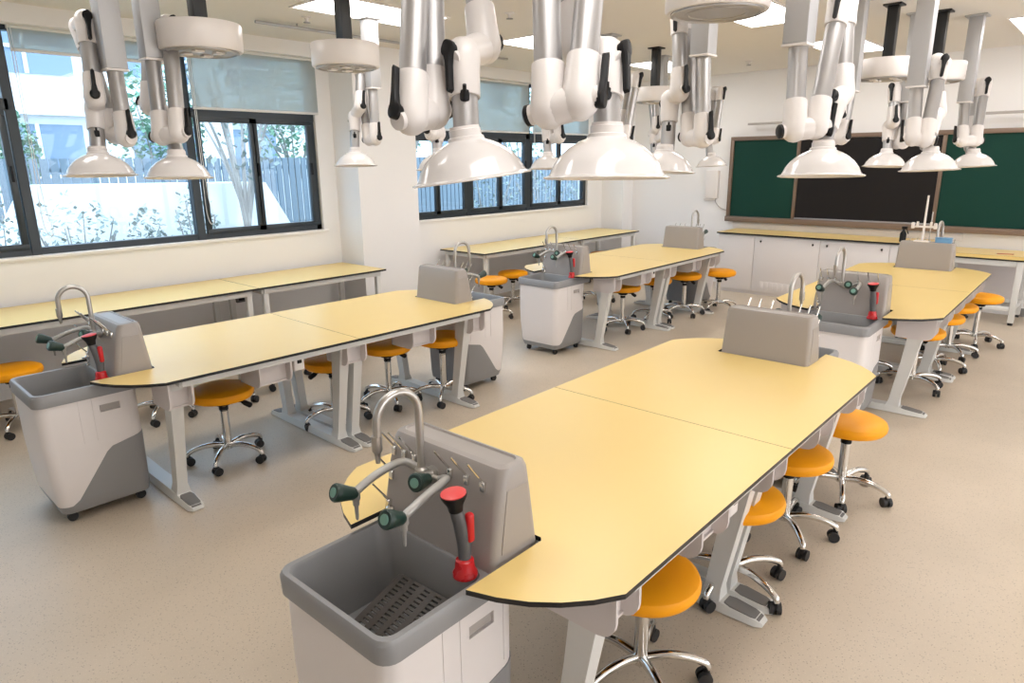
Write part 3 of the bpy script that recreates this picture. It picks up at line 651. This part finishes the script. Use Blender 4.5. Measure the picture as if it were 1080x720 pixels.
AL = {'A near front left': 'large near extraction arm at top centre with the tilted white hood',
 'A near right': 'large extraction arm at top centre with level white hood, right of the tilted one',
 'A far right': 'extraction arm whose white hood hangs before the left green chalkboard panel', 'A far left': 'extraction arm with grey square column just left of the chalkboard, two black levers facing out',
 'B near left': 'leftmost extraction arm, folded high against the large window', 'B near right': 'extraction arm in front of the large window, second from the left',
 'B far left': 'small extraction arm against the white pier, below the white drum', 'B far right': 'extraction arm hidden behind the nearest arm at centre left',
 'C near left': 'small distant extraction arm seen in the gap between the two near hoods', 'C near right': 'small distant extraction arm peeking out right of the near level hood',
 'C far left': 'distant extraction arm under the small far drum', 'C far right': 'distant extraction arm close to the wall box left of the chalkboard',
 'D near right': 'extraction arm at right with slanting tube, its hood before the black screen edge', 'D near left': 'extraction arm half hidden behind the arm before the left green panel',
 'D far right': 'rightmost extraction arm, hood before the right green panel', 'D far left': 'small extraction arm with hood centred on the black screen'}
def half_joint(b, p, d, r=.056):
    d = d.normalized()
    prof = [(r * .87, .135), (r * .89, .13), (r * .93, .06), (r, .02)] + [(r * math.cos(t), -r * math.sin(t) * 1.0) for t in (.0, .35, .7, 1.05, 1.35)] + [(.004, -r)]
    lathe(b, p, d, prof, 20)
def lever(b, p, d, nrm):
    # teardrop lever lying in the plane perpendicular to nrm, round end at p, tail along d
    d = d.normalized(); x = nrm.cross(d).normalized(); n_ = nrm.normalized()
    prof = []
    for t in [PI * i / 8 for i in range(9)]: prof.append((.026 * math.cos(PI / 2 + t) , .026 * math.sin(PI / 2 + t)))
    out = [(-.0, .0)]
    pts = [(.026 * math.cos(a), .026 * math.sin(a)) for a in [math.radians(130 + 280 * i / 14) for i in range(15)]]  # around the round end (gap towards +d)
    pts = [(u * 1.0, w) for u, w in [(.026 * math.sin(a), -.026 * math.cos(a)) for a in [math.radians(-140 + 280 * i / 14) for i in range(15)]]]
    pts += [(.011, .055), (.0095, .13), (0, .137), (-.0095, .13), (-.011, .055)]
    lo = [p + x * u + d * w for u, w in pts]
    L = [[q + (p + d * .03 - q) * .0 + n_ * .0 for q in lo], [q + n_ * .012 for q in lo], [q + (p + d * ((q - p).dot(d)) - q) * .35 + n_ * .018 for q in lo]]
    rings(b, L)
def arm(key):
    col, A1, B1, A2, B2, A3, B3, Cc, Rm = [V(p) for p in ARMS[key]]
    base = V((col.x, col.y, ZC)); L = lambda p: p - base
    r = thing('extraction_arm', AL[key], 'extraction arm', base, 0, 'white fume extraction arms')
    col, A1, B1, A2, B2, A3, B3, Cc, Rm = map(L, (col, A1, B1, A2, B2, A3, B3, Cc, Rm))
    ct = V((col.x, col.y, 0)); w = .056
    b = NB(); box(b, (-w, -w, col.z), (w, w, -.012), .006); o = obj('column', b, M['alucol'], r); o.rotation_euler = (0, 0, math.radians(38)) if False else (0, 0, 0)
    b = NB(); box(b, (-w - .03, -w - .03, -.014), (w + .03, w + .03, -.0005), .003); obj('ceiling_plate', b, M['alucol'], r)
    b = NB(); box(b, (-w - .003, -w - .003, col.z - .012), (w + .003, w + .003, col.z), .003); obj('end_cap', b, M['white'], r)
    R_ = .0425
    for p, q in ((V((col.x, col.y, col.z + .0)) - V((0, 0, .0)), A1), (B1, A2), (B2, A3)): obj('tube', rod(NB(), p, q, R_, n=24), M['alu'], r)
    cd = (B3 - Cc).normalized(); cd = V((0, 0, 1)) if cd.z < .5 else cd
    t4 = obj('tube', rod(NB(), B3, Cc - cd * .02, R_ * .97, n=24), M['alu'], r)
    side = (V((-base.x, -base.y, 0))).normalized(); side = V((side.y, -side.x, 0))
    b = NB(); sd = (V((-base.x - B3.x, -base.y - B3.y, 0))).normalized(); mid = B3.lerp(Cc, .55) + sd * .042
    box(b, mid - V((.012, .012, .018)), mid + V((.012, .012, .018)), .005); rod(b, mid + V((0, 0, .0)), mid + sd * .02 + V((0, 0, .03)), .006); obj('latch', b, M['blackp'], t4)
    for pa, pb, da, db in ((A1, B1, col - A1, A2 - B1), (A2, B2, B1 - A2, A3 - B2), (A3, B3, B2 - A3, Cc - B3)):
        h = (pb - pa); hl = h.length; h.normalize()
        b = NB(); half_joint(b, pa, da); half_joint(b, pb, db); rod(b, pa - h * .02, pb + h * .02, .05, n=22)
        rod(b, pa - h * .062, pa, .03, n=18); rod(b, pb, pb + h * .062, .03, n=18)
        j = obj('elbow_joint', b, M['armw'], r)
        b = NB(); lathe(b, pa - h * .062, -h, [(.03, 0), (.03, .012), (.022, .018)], 18); k1 = None
        # lever on the half facing the camera side, round knob on the other
        near = pa if (pa + base).length < (pb + base).length else pb
        if key == 'A far right' and pa is A1: near = pb
        sgn = -1 if near is pa else 1
        far_ = pb if near is pa else pa
        dd = (da if near is pa else db).normalized(); hn = h * sgn
        ho = (hn - dd * dd.dot(hn)).normalized()
        b.free(); b = NB(); rod(b, near + hn * .02, near + ho * .066, .024, n=16); lever(b, near + ho * .060, dd, ho); obj('lever', b, M['blackp'], j)
        b = NB(); lathe(b, far_ - hn * .060, -hn, [(.032, 0), (.032, .012), (.024, .018)], 18); obj('knob', b, M['blackp'], j)
    # hood
    ax = (Rm - Cc).normalized(); hgt = (Rm - Cc).length
    if ax.z > -.5: ax = V((0, 0, -1))
    ax = V(TILT[key]).normalized() if key in TILT else V((ax.x * .2, ax.y * .2, ax.z)).normalized()
    top = Rm - ax * .132
    b = NB(); lathe(b, top, ax, [(.040, -.03), (.046, -.03), (.047, -.022), (.05, -.02), (.05, .0), (.056, .003), (.058, .012)], 28, cap0=False, cap1=False); obj('hood_collar', b, M['armw'], r)
    pr = [(.056, .01), (.062, .016), (.085, .028), (.112, .048), (.138, .076), (.157, .108), (.169, .140), (.174, .150), (.188, .154), (.190, .158), (.186, .160), (.170, .156), (.152, .110), (.133, .08), (.108, .053), (.082, .033), (.05, .02)]
    pr = [(r_, .012 + (h_ - .012) * .80 if h_ < .15 else h_ - .028) for r_, h_ in pr]
    b = NB(); lathe(b, top, ax, pr, 48, cap0=False, cap1=False); obj('hood', b, M['hood'], r)
TILT = {'A near front left': (.086, -.095, -.99)}
for k in ARMS: arm(k)

# ------------------------------------------------------------------ outside the windows
struct('trim_4', box(NB(), (-14, W_Y + .25, -.35), (34, 32, -.25)), M['soil'])['label'] = 'ground outside'
b = NB(); lo = [(1.62, .5), (2.28, 1.67), (5.12, 1.63), (5.75, .5)]
for q in (lo,):
    f0 = [b.verts.new((x, 9.5, z)) for x, z in [(1.2, -.25)] + q + [(6.1, -.25)]]; f1 = [b.verts.new((x, 10.3, z)) for x, z in [(1.2, -.25)] + q + [(6.1, -.25)]]; n = len(f0)
    for i in range(n): b.faces.new((f0[i], f0[(i + 1) % n], f1[(i + 1) % n], f1[i]))
    b.faces.new(f0[::-1]); b.faces.new(f1)
o = obj('garden_ramp', b, M['render'], None, False); tag(o, 'white sloping ramp block outside the large window', 'ramp')
r = thing('metal_fence', 'blue grey metal slat fence outside behind the white ramp', 'fence', (8, 12, 0))
b = NB(); x = -12
while x < 22: box(b, (x - 8, 0, -.25), (x - 8 + .105, .03, 2.0)); x += .13
obj('slats', b, M['fence'], r, False)
for z in (.2, 1.8): obj('rail', box(NB(), (-20, .03, z), (14, .07, z + .06)), M['fence'], r, False)
# white building opposite
r = thing('building', 'white building with blue windows seen through the large window', 'building', (8, 24, 0))
b = NB(); box(b, (-30, .3, -.3), (26, 6, 14)); 
for x in (-16, -9.6, -3.2, 3.2, 9.6, 16): box(b, (x - .55, -.3, -.3), (x + .55, .3, 14))
for z in (3.35, 7.0): box(b, (-30, -.05, z), (26, .3, z + .75))
obj('facade', b, M['render'], r, False)
for fx in range(-5, 6):
    for z0 in (.9, 4.5, 8.1):
        x0 = fx * 3.2 + (.65 if fx % 2 == 0 else .05) - 3.2 * 0
        b = NB(); box(b, (x0, .22, z0), (x0 + 2.4, .29, z0 + 2.2)); w_ = obj('window', b, M['bwin'], r, False)
        b = NB(); box(b, (x0, .16, z0 + .65), (x0 + 2.4, .22, z0 + .75)); box(b, (x0 + 1.15, .16, z0), (x0 + 1.25, .22, z0 + 2.2)); obj('window_bar', b, M['render'], w_, False)
def leaves(b, c, rad, n, size, seed, flat=1.):
    rnd = random.Random(seed)
    for _ in range(n):
        while True:
            p = V((rnd.uniform(-1, 1), rnd.uniform(-1, 1), rnd.uniform(-1, 1)))
            if p.length < 1: break
        p = V(c) + V((p.x * rad[0], p.y * rad[1], p.z * rad[2])); d = V((rnd.uniform(-1, 1), rnd.uniform(-1, 1), rnd.uniform(-.6, 1))).normalized(); x, y = frame_of(d); s = size * rnd.uniform(.6, 1.3)
        vs = [b.verts.new(q) for q in (p, p + x * s * .35 + d * s * .5, p + d * s, p - x * s * .35 + d * s * .5)]; b.faces.new(vs)
def tree(x, y, h, cr, label, leafm, seed, nl=900, stakes=False, g='garden trees', trunk=.05):
    r = thing('tree', label, 'tree', (x, y, -.25), 0, g); rnd = random.Random(seed); b = NB()
    rod(b, (0, 0, 0), (0, 0, h * .45), trunk, trunk * .8, 8)
    for i in range(9):
        a = rnd.uniform(0, 6.28); d = V((math.cos(a) * cr * .7, math.sin(a) * cr * .7, h * rnd.uniform(.75, .95)))
        tube(b, smooth_path([(0, 0, h * rnd.uniform(.3, .45)), V((0, 0, h * .5)).lerp(d, .5) + V((0, 0, -.05)), d], 4), [trunk * .5 * (1 - .08 * j) for j in range(9)], 6)
    obj('trunk', b, M['bark'], r)
    if stakes:
        for i in range(3):
            a = i * 2.094; obj('stake', rod(NB(), (math.cos(a) * .45, math.sin(a) * .45, 0), (math.cos(a) * .06, math.sin(a) * .06, 1.0), .03, n=8), M['bark'], r)
    b = NB(); leaves(b, (0, 0, h * .82), (cr, cr, h * .3), nl, .13, seed); obj('crown', b, leafm, r, False)
tree(4.55, 9.05, 3.6, .9, 'young staked tree with pale bare branches outside the sliding panes', M['leaf2'], 3, 260, True, trunk=.06)
for i, (x, y, h, c_) in enumerate(((5.6, 14.5, 3.6, .95), (8.4, 14.2, 3.9, 1.2), (12.2, 15, 4.4, 1.4), (17.0, 15, 4.2, 1.6), (3.4, 16.0, 2.9, .6))):
    tree(x, y, h, c_, ['bushy green tree behind the fence, left of centre in the large window', 'bushy green tree behind the fence beside the sliding panes', 'bushy green tree behind the fence, seen in far window', 'bushy green tree behind the fence at far right of the far window', 'low bushy tree behind the fence near the white column'][i], M['leaf'], 20 + i, 1500)
def shrub(x, y, h, w, label, lm, seed, n=300):
    r = thing('shrub', label, 'shrub', (x, y, -.25), 0, 'garden shrubs'); rnd = random.Random(seed); b = NB()
    for i in range(8):
        a = rnd.uniform(0, 6.28); tube(b, smooth_path([(0, 0, 0), (math.cos(a) * w * .4, math.sin(a) * w * .4, h * .5), (math.cos(a) * w * .8, math.sin(a) * w * .8, h * rnd.uniform(.7, 1))], 4), .008, 5)
    obj('stems', b, M['bark'], r); b = NB(); leaves(b, (0, 0, h * .72), (w, w, h * .36), n, .075, seed); obj('foliage', b, lm, r, False)
for i, (x, y, h, w, lb) in enumerate(((1.55, 8.4, 1.75, .35, 'pinkish shrub outside at the left picture edge'), (2.35, 8.7, 1.7, .5, 'leafy shrub in front of the white ramp, left one'), (3.15, 8.8, 1.6, .25, 'thin shrub in front of the white ramp, middle one'),
        (3.75, 8.8, 1.75, .28, 'thin tall shrub in front of the white ramp, right one'), (9.6, 9.3, 2.1, .6, 'pale shrub outside the far window, left one'), (11.4, 9.4, 2.1, .75, 'pale spiky shrub outside the far window, middle one'), (13.4, 9.6, 2.1, .6, 'pale shrub outside the far window, right one'))):
    shrub(x, y, h, w, lb, M['leaf2'], 50 + i, 420)

# ------------------------------------------------------------------ camera, sky, view
cam = bpy.data.cameras.new('camera'); co = bpy.data.objects.new('camera', cam); C.objects.link(co)
right, down, fwd = [V(v) for v in [[0.669986, -0.742293, -0.010964], [-0.198436, -0.164836, -0.966153], [0.715361, 0.649485, -0.257735]]]
co.matrix_world = Matrix(((right.x, -down.x, -fwd.x, 0), (right.y, -down.y, -fwd.y, 0), (right.z, -down.z, -fwd.z, 1.884), (0, 0, 0, 1)))
cam.sensor_fit = 'HORIZONTAL'; cam.sensor_width = 36; cam.lens = 711.07 * 36 / 1080; cam.clip_start = .05; cam.clip_end = 200
sc = bpy.context.scene; sc.camera = co
w = bpy.data.worlds.new('overcast_sky'); sc.world = w; w.use_nodes = True
bg = w.node_tree.nodes['Background']; bg.inputs[0].default_value = (.79, .88, 1.0, 1); bg.inputs[1].default_value = 4.4
sun = bpy.data.lights.new('sun', 'SUN'); sun.energy = 1.5; sun.angle = math.radians(8); sun.color = (1, .97, .92)
so = bpy.data.objects.new('sun', sun); C.objects.link(so); so.rotation_euler = (math.radians(40), 0, math.radians(15))
sc.view_settings.view_transform = 'Standard'; sc.view_settings.look = 'None'; sc.view_settings.gamma = 1; sc.view_settings.use_curve_mapping = False
sc.view_settings.exposure = 0.18
sc.cycles.max_bounces = 10; sc.cycles.diffuse_bounces = 5; sc.cycles.transparent_max_bounces = 16; sc.cycles.use_denoising = True
sc.cycles.sample_clamp_indirect = 6
